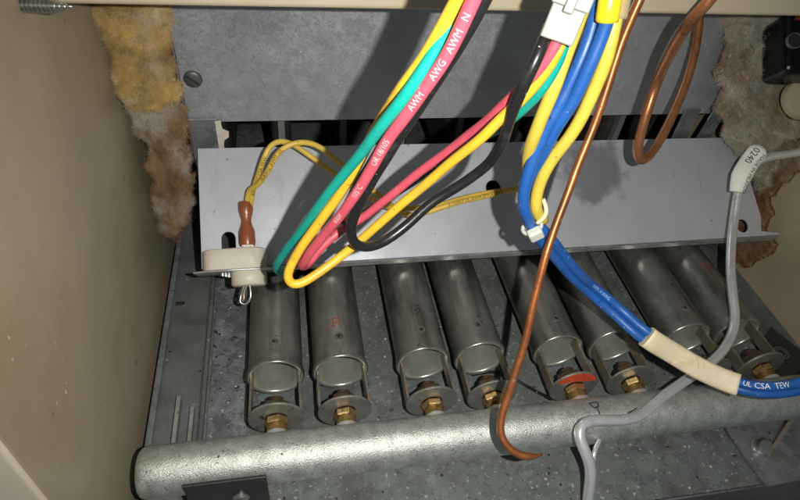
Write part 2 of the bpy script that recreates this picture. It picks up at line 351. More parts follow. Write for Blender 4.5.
# galvanised brackets in the gap, left and right
a = hit(187, 118, 1, YP-.0012); b = hit(217, 118, 1, YP-.0012)
lb = box('mounting_bracket', .0472, b.x, YP-.0022, YP-.001, .030, zp+.003, M_galv); tag(lb, 'short galvanised bracket beside the torn paper scrap', 'bracket')
pts = [(b.x-.0012, zp+.002), (b.x+.002, zp+.0022), (b.x+.0018, zp-.0005), (b.x+.0022, zp-.0028), (b.x+.0052, zp-.0045), (b.x+.0048, zp-.008), (b.x+.0022, zp-.010), (b.x+.0016, zp-.0135), (b.x+.0018, zp-.022), (b.x-.0012, zp-.022)]
ps = sheet('paper_scrap', pts, [], .0003, frame_to((0, YP-.0026, 0), (0, -1, 0)) , M_paper2)
tag(ps, 'torn cream paper scrap stuck to the edge of a galvanised bracket', 'paper')
c0 = hit(684, 110, 1, YP-.0012); c1 = hit(700, 110, 1, YP-.0012)
rb = box('mounting_bracket', c0.x, c1.x, YP-.0022, YP-.001, .030, zp+.004, M_galv); tag(rb, 'small pale bracket tucked behind the shield beside the white insulation', 'bracket')
sr = sheet('heat_shield_strip', [(c1.x+.001, .03), (c1.x+.013, .03), (c1.x+.016, zp+.006), (c1.x+.007, zp+.004)], [], .0008, frame_to((0, YP-.004, 0), (0, -1, 0)), M_galv)
tag(sr, 'bent bluish metal strip against the white insulation', 'metal strip')
# heat exchanger cells seen as dark stripes through the gap
for i in range(9):
    x = .058+i*.0365
    hc = thing('heat_exchanger_cell', 'sooty upright heat exchanger cell seen through the dark gap', 'heat exchanger', (x, .20, ZF), 'heat exchanger cells behind the gap')
    v = []; nseg = 8; prof = [(x-.006, .34)]+[(x-.006*math.cos(math.pi*k/nseg), .190-.008*math.sin(math.pi*k/nseg)) for k in range(nseg+1)]+[(x+.006, .34)]
    prism_y('shell', prof, .022, .34, M_soot, hc)
    prism_y('seam', [(x-.0016, .1812), (x-.0016, .176), (x+.0022, .176), (x+.0022, .1812)], .022, .34, M_sootl, hc)

# ------------------------------------------------------------------ leaning flame shield (pale plate)
DB = Vector((0, .0988, .0205)); DT = Vector((0, .150, .0612)); dv = (DT-DB); DH = dv.length; dv.normalize(); dn = Vector((1, 0, 0)).cross(dv)  # dn points up-front
if dn.y > 0: dn = -dn
DM = Matrix(((1, 0, dn.x, 0), (0, dv.y, dn.y, DB.y), (0, dv.z, dn.z, DB.z), (0, 0, 0, 1)))
def dpx(x, y):
    q = hitp(x, y, DB, dn); return (q.x, (q-DB).dot(dv))
sh = thing('flame_shield', 'pale grey flame shield plate leaning back above the burner tubes', 'shield', (.22, .0988, .018))
sc_ = hitp(592, 172, DB, dn)+Vector((.017, .017, .017)); dark_patch(M_defl, sc_, .026, (.17, .18, .20), .8)  # shield colour darkens in a soft patch right of the centre wires
q1 = dpx(493, 188); q2 = dpx(742, 226); q3 = dpx(229, 247)
r1 = .0046
slot = [(q3[0]-.0037, q3[1]-.004), (q3[0]+.0037, q3[1]-.004)]+[(q3[0]+.0037*math.cos(a), q3[1]+.0045+.0037*math.sin(a)) for a in [math.radians(k*18) for k in range(11)]]
DX0, DX1 = .0503, .3985
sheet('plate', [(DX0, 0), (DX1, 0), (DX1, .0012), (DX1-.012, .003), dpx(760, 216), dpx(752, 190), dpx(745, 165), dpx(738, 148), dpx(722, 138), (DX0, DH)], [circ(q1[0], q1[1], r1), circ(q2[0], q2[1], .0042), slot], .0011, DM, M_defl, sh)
bm = box_bm(DX0, DX1, .0979, .0992, .0168, .0204, .0004)
from_bm('bottom_lip', bm, M_edge, sh)

# ------------------------------------------------------------------ burners
XS = [0.0861, 0.1178, 0.1600, 0.1906, 0.2338, 0.2657, 0.3104, 0.3423]
YM, YD, RB = .0413, .0194, .0132
LB = ['first steel tube burner from the ceramic switch, next to the left rail', 'second steel tube burner from the ceramic switch, with a faint red mark', 'third steel tube burner from the ceramic switch',
      'fourth steel tube burner, crossed by the brown copper tube', 'steel tube burner whose end disc is painted red', 'steel tube burner just beside the red painted one, under the blue wires',
      'steel tube burner whose disc hides under the cream sleeve', 'last steel tube burner, closest to the right wall and black plate']
MY = Matrix(((1, 0, 0, 0), (0, 0, 1, 0), (0, -1, 0, 0), (0, 0, 0, 1)))   # local z -> world y
def make_burner():
    t = thing('burner', LB[0], 'burner', (0, YM, ZF), 'row of tube burners')
    pr = [(RB, .215), (RB, .0475), (RB+.0002, .0455), (RB+.0006, .0432), (RB+.0008, .0420), (RB+.0007, .0413), (RB+.0004, .0410), (RB-.0002, .0414), (RB-.0009, .0440), (RB-.0010, .0475), (RB-.0010, .215)]
    tb = lathe('tube', pr, MY, M_burn, t, 48, closed=True)
    # raised rim line and swaged ring with dimple on top
    bl = [(RB-.0004+.0010*math.cos(a), .0422+.0010*math.sin(a)) for a in [math.radians(x) for x in range(20, -200, -20)]]
    lathe('bell_mouth', [(RB-.0011, .085), (RB-.0011, .0445)]+bl+[(RB-.0016, .0445), (RB-.0016, .085)], MY, M_bell, t, 48, closed=True)
    y = .0535; top = Vector((0, y, RB))
    lathe('dimple', [(.0009, -.0003), (.0011, .00022), (.0016, .00036), (.0021, .0002), (.0023, -.0004), (.0012, -.0006)], frame_to(top, (0, 0, 1)), M_burn, t, 20, closed=True)
    lathe('screw_hole', [(0, .00002), (.0009, .00002), (.0009, .00012), (0, .00012)], frame_to(top, (0, 0, 1)), M_ink, t, 14)
    for s in (-1, 1):
        x = s*.0117
        bm = box_bm(x-.0006, x+.0006, YD+.0004, .0475, -.0036, .0036, .0002)
        for v in bm.verts:
            if v.co.y > .04: v.co.x -= s*.0004
        from_bm('strap', bm, M_strap, t)
    sheet('orifice_disc', circ(0, 0, .0125, 40), [circ(0, 0, .0053, 24)], .0007, Matrix.Translation((0, YD, 0)) @ Matrix.Rotation(math.radians(90), 4, 'X'), M_disc, t, bevel=.00018)
    return t
def dup(root, loc, label):
    r = root.copy(); COL.objects.link(r); r.location = loc; r['label'] = label
    for ch in list(root.children):
        c_ = ch.copy(); COL.objects.link(c_); c_.parent = r; c_.matrix_parent_inverse = ch.matrix_parent_inverse.copy()
    return r
b0 = make_burner(); burners = [b0]
for i in range(1, 8): burners.append(dup(b0, (XS[i], YM, ZF), LB[i]))
b0.location.x = XS[0]
rnd = random.Random(3)
for i, b_ in enumerate(burners):
    b_.rotation_euler = (0, 0, rnd.uniform(-.012, .012))
# red paint on the fifth disc, scribbles on tubes (local coordinates of the burner)
def lpart(name, me_obj, par):
    me_obj.parent = par; me_obj.matrix_parent_inverse = Matrix.Translation((0, -YM, -ZF)); return me_obj
seg = [(.0120*math.cos(a), .0120*math.sin(a)) for a in [math.radians(x) for x in range(28, 150, 8)]]
seg = seg+[(-.0085, .0044), (-.004, .0050), (0, .0056), (.005, .0052), (.0085, .0046)]
o = sheet('red_paint_mark', seg, [], .00012, Matrix.Translation((0, YD-.00062, 0)) @ Matrix.Rotation(math.radians(90), 4, 'X'), M_redp); lpart('r', o, burners[4])
def scribble(par, strokes, m, wd=.0005):
    v = []; f = []
    for st in strokes:
        for (a, b) in zip(st, st[1:]):
            a = Vector(a); b = Vector(b); d = (b-a).normalized(); n_ = Vector((-d.y, d.x))*wd/2
            base = len(v)
            for q in (a+n_, a-n_, b-n_, b+n_):
                an = q.x/RB; v.append(Vector((math.sin(an)*(RB+.00008), q.y, math.cos(an)*(RB+.00008))))
            f.append((base, base+1, base+2, base+3))
    o_ = pyd('scribble_mark', v, f, m); lpart('s', o_, par)
scribble(burners[1], [[(-.002, .060), (-.002, .065), (.001, .0655), (.0015, .063), (-.0015, .0625), (.002, .0595)], [(-.003, .0605), (-.001, .0595)]], M_redink, .0007)
scribble(burners[2], [[(-.001, .066), (.001, .068), (.002, .066), (0, .064)], [(0, .069), (.002, .070)]], M_ink)
scribble(burners[7], [[(.003*math.cos(a), .083+.003*math.sin(a)) for a in [k*.7 for k in range(10)]], [(0, .081), (.001, .085)]], M_redink, .0008)
scribble(burners[6], [[(.004, .055), (.0052, .0538)]], M_ink, .0012)

# ------------------------------------------------------------------ manifold with orifices
RM = .0108
mf = thing('gas_manifold', 'speckled galvanised gas manifold pipe running in front of the burners', 'gas pipe', (.03, 0, ZF))
MX = Matrix(((0, 0, 1, 0), (1, 0, 0, 0), (0, 1, 0, 0), (0, 0, 0, 1)))  # local z -> world x
x0 = .0292
lathe('pipe', [(0, x0+.0002), (.006, x0+.0001), (.0088, x0+.0004), (.0101, x0+.0014), (RM, x0+.0034)]+[(RM, x0+.0034+k*(XR-.003-x0-.0034)/30) for k in range(1, 31)], MX, M_pipe, mf, 48)
lathe('end_cap', [(0, -.0001), (.0078, -.0001), (.0083, .0006), (.0078, .0012), (0, .0012)], frame_to((x0, 0, 0), (-1, 0, 0)), M_boss, mf, 32)
def orifice(x):
    lathe('boss', [(.0053, .0070), (.0053, .0110), (.0050, .0114), (.0044, .0115), (0, .0115)], Matrix.Translation((x, 0, 0)) @ MY, M_boss, mf, 28)
    pr = []
    for k in range(9): pr.append((.0041 + (.0005 if k % 2 else -.0003), .0113+k*.00047))
    th = lathe('orifice', [(0, .0113)]+pr+[(.0045, .0153), (0, .0154)], Matrix.Translation((x, 0, 0)) @ MY, M_brass, mf, 24)
    a0 = rnd.uniform(0, 1)
    def hexn(nm, r, ya, yb, m_):
        v = []
        for yy, rr in ((ya, r*.9), (ya+.0006, r), (yb-.0006, r), (yb, r*.9)):
            for k in range(6): a = a0+math.pi/3*k; v.append(Vector((x+rr*math.cos(a), yy, rr*math.sin(a))))
        f = [(i*6+k, i*6+(k+1) % 6, (i+1)*6+(k+1) % 6, (i+1)*6+k) for i in range(3) for k in range(6)]+[tuple(range(6)), tuple(range(23, 17, -1))]
        pyd(nm, v, f, m_, th)
    hexn('hex', .0055, .0153, YD-.0008, M_brass)
    hexn('rear_nut', .0068, YD+.0008, .0262, M_dkbrass)
    lathe('jet_tip', [(.0035, .0258), (.0035, .029), (.0012, .0305), (0, .0305)], Matrix.Translation((x, 0, 0)) @ MY, M_dkbrass, th, 16)
for x in XS: orifice(x)
def cyl_hit(px, py):
    d = rdir(px, py); a = d.y**2+d.z**2; b = CAM.y*d.y+CAM.z*d.z; c_ = CAM.y**2+CAM.z**2-(RM+.00022)**2
    return CAM+d*((-b-math.sqrt(max(0, b*b-a*c_)))/a)
def ink_on_pipe(lines, wd=.0005):
    v = []; f = []
    for ln in lines:
        for a, b in zip(ln, ln[1:]):
            A = cyl_hit(*a); B = cyl_hit(*b); nn = Vector((0, A.y, A.z)).normalized(); d = (B-A).normalized().cross(nn)*wd/2; k = len(v)
            v += [A+d, A-d, B-d, B+d]; f.append((k, k+1, k+2, k+3))
    pyd('ink_mark', v, f, M_ink, mf)
for ln in ([(589, 403), (597, 402), (599, 406), (594, 408), (589, 403)], [(597, 407.5), (600, 414)], [(628, 413), (632, 411), (637, 408)], [(219, 455), (218, 458)], [(146, 471.5), (147, 472.5)], [(281, 453), (283, 455)]): ink_on_pipe([ln], .0006)

# ------------------------------------------------------------------ left rail, tabs, manifold bracket
M_tab = mat('pale_tab_steel', (.30, .29, .26), .5, .4, .3, 120, bump=.3, spots=[(300, .64, .7, (.1, .09, .08))])
lr = thing('side_rail', 'dark dusty steel rail running along the left cabinet wall', 'rail', (.036, .1, ZF))
box('rail_plate', .0256, .0468, .0, .30, ZF+.0003, ZF+.0016, M_rail, lr)
box('edge_lip', .0240, .0272, .0, .30, ZF+.0017, ZF+.0042, M_galv, lr, .0008)
box('ledge', .0478, .0500, .0, .30, ZF+.0003, ZF+.0034, M_rail, lr, .0006)
box('bolt', .0285, .0335, .111, .1135, ZF+.0017, ZF+.0026, M_ink, lr)
sp = box('splitter_plate', .0512, .0705, .014, .30, ZF+.0004, ZF+.0012, M_strip); tag(sp, 'mottled galvanised strip with rust between the rail and the first burner', 'metal strip')
mb = thing('manifold_bracket', 'dark steel bracket holding the capped end of the manifold pipe', 'bracket', (.05, -.005, ZF))
bm = box_bm(.0368, .0388, .0, .046, ZF+.0018, ZF+.0075, .0003)
from_bm('upright_tab', bm, M_tab, mb)
from_bm('upright_tab', box_bm(.0436, .0455, .0, .040, ZF+.0018, ZF+.0062, .0003), M_tab, mb)
ya = -.0128; A = hit(183, 484, 1, ya); B = hit(266, 474, 1, ya)
from_bm('clamp_plate', box_bm(A.x, B.x, ya-.0014, ya, ZF-.02, (A.z+B.z)/2, .0003), M_blkst, mb)
h = hit(241, 497, 1, ya-.0015); lathe('screw', [(0, 0), (.0036, 0), (.0036, .0006), (.0028, .0016), (0, .0021)], frame_to(h, (0, -1, 0)), M_zinc, mb, 20)

# ------------------------------------------------------------------ right-hand bracket pieces
def fpx(x, y, z): q = hit(x, y, 2, z); return (q.x, q.y)
z = ZF+.0030
rp = thing('valve_bracket', 'grey bracket plate with a bolt beneath the right end of the manifold', 'bracket', (.34, -.02, ZF))
pts = [fpx(725, 428, z), fpx(767, 486, z), fpx(830, 474, z), fpx(830, 396, z), fpx(770, 415, z)]
sheet('base_plate', pts, [], .0012, Matrix.Translation((0, 0, ZF+.0022)), M_galv, rp)
h = hit(762, 448, 2, ZF+.0028); lathe('bolt', [(0, 0), (.0062, 0), (.0062, .0006), (.0046, .0008), (.0046, .0030), (.0036, .0044), (0, .0050)], frame_to(h, (-.1, -.35, 1)), M_zinc, rp, 24)
A = hit(766, 457, 2, ZF+.0030); B = hit(806, 398, 2, ZF+.018)
d = (B-A); d.z = 0; d.normalize(); n_ = Vector((-d.y, d.x, 0)); v = []
for q, zz in ((A, ZF+.0030), (B, ZF+.0030), (B, B.z), (A, A.z+.0030)):
    v.append(Vector((q.x, q.y, zz))-n_*.0009); v.append(Vector((q.x, q.y, zz))+n_*.0009)
pyd('gusset', v, [(0, 2, 4, 6), (7, 5, 3, 1), (0, 1, 3, 2), (2, 3, 5, 4), (4, 5, 7, 6), (6, 7, 1, 0)], M_strap, rp)
z = ZF+.0016
bp_ = thing('corner_plate', 'black steel plate with a stamped mark lying by the right wall', 'metal plate', (.385, .05, ZF))
pts = [fpx(771, 327, z), fpx(757, 346, z), fpx(775, 379, z), fpx(815, 378, z), fpx(803, 352, z)]
pts = [(min(x, XR-.0006), y) for x, y in pts]
sheet('plate', pts, [], .0014, Matrix.Translation((0, 0, ZF+.0011)), M_blkst, bp_)
cm = hit(781, 353, 2, z)
for rr in (.0042, .0028): lathe('stamp', [(rr-.0003, 0), (rr-.0003, .0002), (rr+.0003, .0002), (rr+.0003, 0)], Matrix.Translation((cm.x, cm.y, ZF+.0019)), M_rail, bp_, 20, closed=True)

# ------------------------------------------------------------------ insulation
def inflate(name, poly3, plane_n, bulge, m, label, cat, fib, seed, colfib, step=.0009, amp=1., parent=None):
    """lumpy batt: fills a polygon (points in a plane), bulges along plane_n, torn uneven rim, loose fibres"""
    rg = random.Random(seed); o = sum(poly3, Vector())/len(poly3); n_ = Vector(plane_n).normalized(); ux = n_.orthogonal().normalized(); uy = n_.cross(ux)
    P2 = [((p_-o).dot(ux), (p_-o).dot(uy)) for p_ in poly3]
    def inside(x, y):
        r_ = False; j = len(P2)-1
        for i in range(len(P2)):
            if (P2[i][1] > y) != (P2[j][1] > y) and x < (P2[j][0]-P2[i][0])*(y-P2[i][1])/(P2[j][1]-P2[i][1])+P2[i][0]: r_ = not r_
            j = i
        return r_
    def edged(x, y):
        b = 1e9; j = len(P2)-1
        for i in range(len(P2)):
            ax, ay = P2[j]; bx, by = P2[i]; dx, dy = bx-ax, by-ay; t = max(0, min(1, ((x-ax)*dx+(y-ay)*dy)/(dx*dx+dy*dy+1e-12)))
            b = min(b, math.hypot(x-ax-t*dx, y-ay-t*dy)); j = i
        return b
    xs_ = [p_[0] for p_ in P2]; ys_ = [p_[1] for p_ in P2]
    nx = int((max(xs_)-min(xs_))/step)+2; ny = int((max(ys_)-min(ys_))/step)+2
    idx = {}; v = []; back = []
    hm = {}
    for i in range(nx):
        for j in range(ny):
            x = min(xs_)+i*step; y = min(ys_)+j*step; q = Vector((x*70+seed, y*70, 3.3))
            wx = x+.0035*noise.noise(q*2.2); wy = y+.0035*noise.noise(q*2.2+Vector((9, 2, 0)))
            if not inside(wx, wy): continue
            e = edged(wx, wy); k = min(1, e/(bulge*1.0)); hgt = bulge*math.sqrt(max(0, 1-(1-k)**2))
            qa = Vector((x*60+y*45+seed+noise.noise(q)*.8, (y*60-x*45)*3.2, 1.7))
            hgt *= 1+amp*(.6*noise.noise(q)+.5*noise.noise(q*2.3)+.3*noise.noise(q*5)+.2*noise.noise(qa)); hgt += amp*(.0007*noise.noise(qa*3.1)+.0005*noise.noise(qa*6.3)+.0003*noise.noise(q*31))
            idx[i, j] = len(v); pt = o+ux*x+uy*y; v.append(pt+n_*max(0.0002, hgt)); back.append(pt); hm[i, j] = hgt
    nf = len(v); f = []
    v2 = v+[b_-n_*.001 for b_ in back]
    ec = {}
    for (i, j) in idx:
        q = [(i, j), (i+1, j), (i+1, j+1), (i, j+1)]
        if all(k in idx for k in q):
            a = [idx[k] for k in q]; f.append(tuple(a)); f.append(tuple(k+nf for k in reversed(a)))
            for u_, w_ in zip(a, a[1:]+a[:1]): ec[u_, w_] = 1
    for (u_, w_) in ec:
        if (w_, u_) not in ec: f.append((w_, u_, u_+nf, w_+nf))
    used = sorted({k for q in f for k in q}); mp_ = {k: i for i, k in enumerate(used)}
    root = thing(name, label, cat, tuple(o))
    pyd('batt', [v2[k] for k in used], [tuple(mp_[k] for k in q) for q in f], m, root, True)
    fv = []; ff = []; ns = 5
    for _ in range(fib):
        s_ = v[rg.randrange(nf)]; a = rg.gauss(.6, .9)+(math.pi if rg.random() < .5 else 0); ln = rg.uniform(.002, .006)
        dr = (ux*math.cos(a)+uy*math.sin(a)+n_*rg.uniform(-.25, .3)).normalized()
        lift = rg.random()**1.6*.0022*(.4+1.2*max(0, .5+noise.noise(s_*160+Vector((seed, 0, 0)))))
        p_ = s_+n_*lift-dr*ln*.5; wv = dr.cross(n_).normalized()*rg.uniform(.000014, .000036); k0 = len(fv)
        ax_ = (n_+Vector((rg.uniform(-1, 1), rg.uniform(-1, 1), rg.uniform(-1, 1)))*.8).normalized(); tw = rg.gauss(0, .32)
        for t in range(ns+1):
            fv += [p_+wv, p_-wv]; p_ = p_+dr*(ln/ns); dr = (dr+ax_.cross(dr)*tw).normalized()
        for t in range(ns): ff.append((k0+2*t, k0+2*t+1, k0+2*t+3, k0+2*t+2))
    fo = pyd('loose_fibres', fv, ff, colfib, root); fo['kind'] = 'stuff'
    return root
M_ins1 = mat('tan_fibreglass', (.40, .25, .075), .62, 0, .45, 55, col2=(.46, .38, .24), mix=(.5, .72), bump=.8, bscale=260, streak=((.62, .52, .32), 420, .56, .70), spots=[(38, .56, .72, (.20, .10, .03)), (520, .64, .70, (.66, .56, .36))], spec=.3, sss=.6)
M_ins2 = mat('grey_fibreglass', (.29, .25, .19), .6, 0, .45, 55, col2=(.17, .105, .05), mix=(.46, .62), bump=.8, bscale=260, streak=((.52, .48, .40), 420, .56, .68), spots=[(38, .58, .74, (.13, .075, .035)), (520, .64, .70, (.56, .53, .46))], spec=.3, sss=.6)
M_ins3 = mat('scorched_fibreglass', (.19, .10, .04), .6, 0, .45, 60, col2=(.33, .28, .21), mix=(.50, .66), bump=.8, bscale=260, streak=((.40, .34, .25), 420, .57, .70), spots=[(40, .6, .75, (.09, .05, .02))], spec=.3, sss=.5)
M_fib1 = mat('tan_fibres', (.46, .30, .10), .5, 0, .5, 90, col2=(.56, .47, .32), mix=(.5, .66), spots=[(38, .54, .68, (.25, .135, .045)), (110, .6, .7, (.62, .55, .42))])
M_fib2 = mat('pale_fibres', (.46, .42, .34), .5, 0, .3, 60, col2=(.26, .17, .08), mix=(.48, .64), spots=[(45, .58, .7, (.62, .60, .54))]); M_fib3 = mat('brown_fibres', (.26, .16, .075), .5, 0, .5, 80, col2=(.42, .38, .31), mix=(.48, .62), spots=[(50, .56, .7, (.12, .07, .03))])
def pl(pts, ax, v): return [hit(x, y, ax, v) for x, y in pts]
inflate('insulation_batt', [Vector((max(p_.x, XL+.0004), p_.y, p_.z)) for p_ in pl([(78, -40), (92, 12), (104, 42), (117, 64), (116, 86), (132, 98), (146, 104), (165, 100), (180, 94), (182, 80), (174, 60), (174, 30), (168, -40)], 1, .145)], (0, -1, .1), .010, M_ins1,
        'yellow tan fibreglass wool stuffed beside the grey panel at the top', 'insulation', 26000, 11, M_fib1)
inflate('insulation_batt', [Vector((max(p_.x, XL+.0004), p_.y, p_.z)) for p_ in pl([(122, 88), (150, 84), (178, 88), (185, 112), (190, 150), (195, 190), (190, 208), (180, 232), (170, 224), (158, 214), (151, 180), (150, 150), (134, 122), (118, 98)], 1, .150)], (0, -1, .1), .008, M_ins3,
        'browned grey fibreglass tuft below the yellow wool at the left wall', 'insulation', 20000, 5, M_fib3)
inflate('insulation_batt', [Vector((min(p_.x, XR-.0005), p_.y, p_.z)) for p_ in pl([(722, -40), (728, 20), (734, 48), (716, 78), (726, 92), (713, 110), (722, 122), (716, 138), (733, 150), (742, 172), (760, 182), (800, 160), (850, 140), (850, -40)], 1, .142)], (-.25, -1, .15), .010, M_ins2,
        'whitish torn fibreglass wool between the grey panel and the right wall', 'insulation', 34000, 23, M_fib2, amp=1.5)
inflate('insulation_remnant', [Vector((XR-.0012, p_.y, p_.z)) for p_ in pl([(742, 140), (800, 140), (820, 150), (800, 172), (786, 186), (772, 198), (774, 214), (765, 226), (779, 246), (768, 258), (747, 270), (735, 262), (735, 200)], 0, XR-.001)], (-1, 0, 0), .0028, M_ins3,
        'thin brown fibreglass remnant stuck to the right wall', 'insulation', 7000, 31, M_fib3, step=.0012)

# ------------------------------------------------------------------ ceramic rollout switch
swd = dv; SO = hit(236, 272, 1, .0925)                                      # axis follows the shield's slope
su = Vector((1, 0, 0)); sn = dn
def SW(x, h_, f_): return SO+su*x+swd*h_+sn*f_
px = depth(SO)/F
rs = thing('rollout_switch', 'cream ceramic flame rollout switch on a thin metal bracket', 'switch', tuple(SO))
def stadium(xa, xb, ra, rb, n_=14):
    return [(xb+rb*math.cos(a), rb*math.sin(a)) for a in [math.radians(-90+180*k/n_) for k in range(n_+1)]]+[(xa+ra*math.cos(a), ra*math.sin(a)) for a in [math.radians(90+180*k/n_) for k in range(n_+1)]]
SM = Matrix(((su.x, sn.x, swd.x, SO.x), (su.y, sn.y, swd.y, SO.y), (su.z, sn.z, swd.z, SO.z), (0, 0, 0, 1)))
def ext(name, ol, h0, h1, m_, parent, bev=.0006):
    n_ = len(ol); cx = sum(p_[0] for p_ in ol)/n_; cy = sum(p_[1] for p_ in ol)/n_; v = []
    for hh, s_ in ((h0, 1-bev/.008), (h0+bev, 1), (h1-bev, 1), (h1, 1-bev/.008)):
        for x, y in ol: v.append(SM@Vector((cx+(x-cx)*s_, cy+(y-cy)*s_, hh)))
    f = [(i*n_+k, i*n_+(k+1) % n_, (i+1)*n_+(k+1) % n_, (i+1)*n_+k) for i in range(3) for k in range(n_)]+[tuple(range(n_)), tuple(range(4*n_-1, 3*n_-1, -1))]
    o_ = pyd(name, v, f, m_, parent)
    bm_ = bmesh.new(); bm_.from_mesh(o_.data); bmesh.ops.recalc_face_normals(bm_, faces=bm_.faces[:]); bm_.to_mesh(o_.data); bm_.free()
    for p_ in o_.data.polygons: p_.use_smooth = len(p_.vertices) == 4
    try: o_.data.set_sharp_from_angle(angle=math.radians(50))
    except Exception: pass
    return o_
W_ = 62*px
ext('ceramic_body', stadium(-W_/2+.0058, W_/2-.0085, .0058, .0085), 1*px, 22.5*px, M_cer, rs)
xc = (248-235.5)*px
ext('ceramic_boss', [(xc+.0090*math.cos(2*math.pi*k/28), .0090*math.sin(2*math.pi*k/28)) for k in range(28)], -15*px, .6*px, M_cer, rs, .0009)
ext('bracket', [(-39*px, -.0088), (40*px, -.0088), (40*px, .006), (12*px, .0098), (-20*px, .0094), (-39*px, .006)], .2*px-.0005, .2*px+.0006, M_edge, rs, .0002)
0 and ext('foot', [(-10*px, -.004), (14*px, -.004), (14*px, -.0025), (-10*px, -.0025)], -52*px, -1*px, M_galv, rs, .0001)
for kk in (0, 1, 2): ext('rivet', circ(-12*px+kk*3*px, .0035, .0012, 10), -4*px-kk*.8*px, -1.2*px, M_zinc, rs, .0002)
# contact wire loop under the boss
pth = Path([SW(xc-5*px, -15*px, .002), SW(xc-8*px, -24*px, .003), SW(xc-9*px, -31*px, .003), SW(xc-4*px, -33*px, .003), SW(xc+1*px, -27*px, .004), SW(xc+1*px, -15*px, .004)], 3, .0005)
tube('contact_spring', pth, .0007, M_zinc, rs, 8)
pth = Path([SW(xc-2*px, -15*px, .004), SW(xc-5*px, -22*px, .005), SW(xc-5*px, -28*px, .005), SW(xc-7*px, -30*px, .0045)], 3, .0005)
tube('contact_spring', pth, .0007, M_strap, rs, 8)
# terminal + brown crimp sleeve
xt = (248-235.5)*px
ext('spade_terminal', [(xt-.0030, -.0004), (xt+.0030, -.0004), (xt+.0030, .0005), (xt-.0030, .0005)], 22.4*px, 30*px, M_zinc, rs, .0001)
cs = lathe('crimp_sleeve', [(.0016, 71*px), (.0034, 71*px), (.0037, 69.5*px), (.0037, 62*px), (.0031, 57*px), (.0024, 52*px), (.0027, 48*px), (.0036, 43*px), (.0041, 40*px), (.0042, 29*px), (.0038, 26*px), (.0016, 26*px)],
      Matrix(((su.x, sn.x, swd.x, SW(xt, 0, 0).x), (su.y, sn.y, swd.y, SW(xt, 0, 0).y), (su.z, sn.z, swd.z, SW(xt, 0, 0).z), (0, 0, 0, 1))), M_crimp, None, 24, closed=True)
tag(cs, 'brown crimp connector sleeve pushed onto the ceramic switch terminal', 'connector')

# ------------------------------------------------------------------ wires
KH = lambda x, y: 1.14                                             # printed harness wires: 3.3 mm outside
KT = lambda x, y: 1.2 if y < 290 else max(1.08, 1.2-(y-290)*.0027)   # thick leads: 4.1 mm outside
PH = lambda x, y, d: P(x, y, d*KH(x, y))
PT = lambda x, y, d: P(x, y, d*KT(x, y))
def wire(ctrl, r, m, label, group=None, name='electrical_wire', it=10, cat='wire', kd=lambda x, y: 1., **k):
    pth = Path([P(x, y, d_*kd(x, y)) for x, y, d_ in ctrl], it)
    if cat == 'wire' and name == 'electrical_wire':
        sd = r*1e4+len(ctrl)*7.7; pth.p = [q+noise.noise_vector(Vector((l*75+sd, sd*.3, 1)))*.00028 for q, l in zip(pth.p, pth.l)]
    o_ = tube(name, pth, r, m, **k); tag(o_, label, cat, group); o_.data.name = name; return o_, pth
RW = .00163
dsh = lambda x, y, g: depth(hitp(x, y, DB+dn*g, dn))
# thin pair from switch along shield
top = SW(xt, 69*px, 0); d0 = depth(top)
ya, yb_ = [], []
tA = [(250.5, 206, d0), (253, 190, d0-.004), (258, 176, d0-.008), (264, 158, d0-.012), (271, 145, d0-.012), (281, 141, d0-.010), (294, 145, d0-.006), (310, 156, d0-.002), (330, 170, d0+.002), (350, 184, d0+.005), (372, 199, d0+.008), (392, 208, .302), (416, 208, .305), (440, 205, .308), (464, 198, .311), (486, 193, .314), (508, 190, .318), (524, 189, .322), (529, 189, .324)]
tB = [(247, 206, d0), (249, 190, d0-.005), (258, 185, d0-.010), (267, 172, d0-.016), (279, 152, d0-.020), (291, 144, d0-.020), (305, 142, d0-.018), (320, 147, d0-.014), (336, 160, d0-.010), (352, 172, d0-.004), (372, 190, d0+.001), (390, 204, d0+.004), (408, 215, .300), (428, 212, .303), (448, 205, .304), (468, 200, .306), (490, 195, .309), (512, 189, .313), (524, 187, .317), (529, 187, .319)]
wA, pA = wire(tA, .0014, M_yd, 'thin yellow wire of the switch pair, its loop arching lower', 'thin yellow switch wires')
wB, pB = wire(tB, .0014, M_yd, 'thin yellow wire of the switch pair, its loop arching higher over the shield', 'thin yellow switch wires')
print_on(pA, .0014, pA.near_px(252, 196), 'AWM 105C CSA TEW', .0024, M_ink, wA, rot=-.3)
print_on(pB, .0014, pB.near_px(262, 180), '18 AWG  AWM  UL', .0024, M_ink, wB)
print_on(pB, .0014, pB.near_px(448, 205), 'E150927 UL AWM STYLE 1015', .0024, M_ink, wB)
# harness from the top that hangs down, loops and returns to the white connector
G = 'harness wires looping up to the white connector'
wR, pR = wire([(484, -22, .100), (474, 0, .104), (450, 50, .112), (417, 100, .122), (394, 130, .130), (368, 174, .143), (346, 208, .155), (326, 232, .166), (308, 256, .176), (301, 266, .184), (306, 266, .190), (322, 247, .194), (342, 230, .196), (364, 217, .194), (384, 201, .190), (410, 179, .184), (440, 157, .176), (472, 133, .164), (498, 111, .152), (518, 92, .144), (540, 68, .137), (557, 43, .1325), (562, 30, .131)], RW, M_rd, 'red wire with white printing that hangs in a loop and returns to the connector', G, kd=KH)
wT, pT = wire([(474, -14, .1075), (466, 0, .109), (437, 48, .1145), (409, 92, .121), (383, 124, .130), (352, 164, .146), (326, 196, .160), (306, 224, .173), (288, 248, .186), (277, 266, .200), (282, 272, .212), (300, 262, .222), (330, 240, .228), (362, 217, .226), (392, 196, .218), (420, 177, .208), (450, 155, .196), (478, 139, .184), (498, 129, .166), (524, 108, .152), (543, 87, .144), (558, 62, .138), (564, 44, .134), (567, 32, .132)], RW, M_t, 'teal green wire of the hanging harness, loop resting at the shield edge', G, kd=KH)
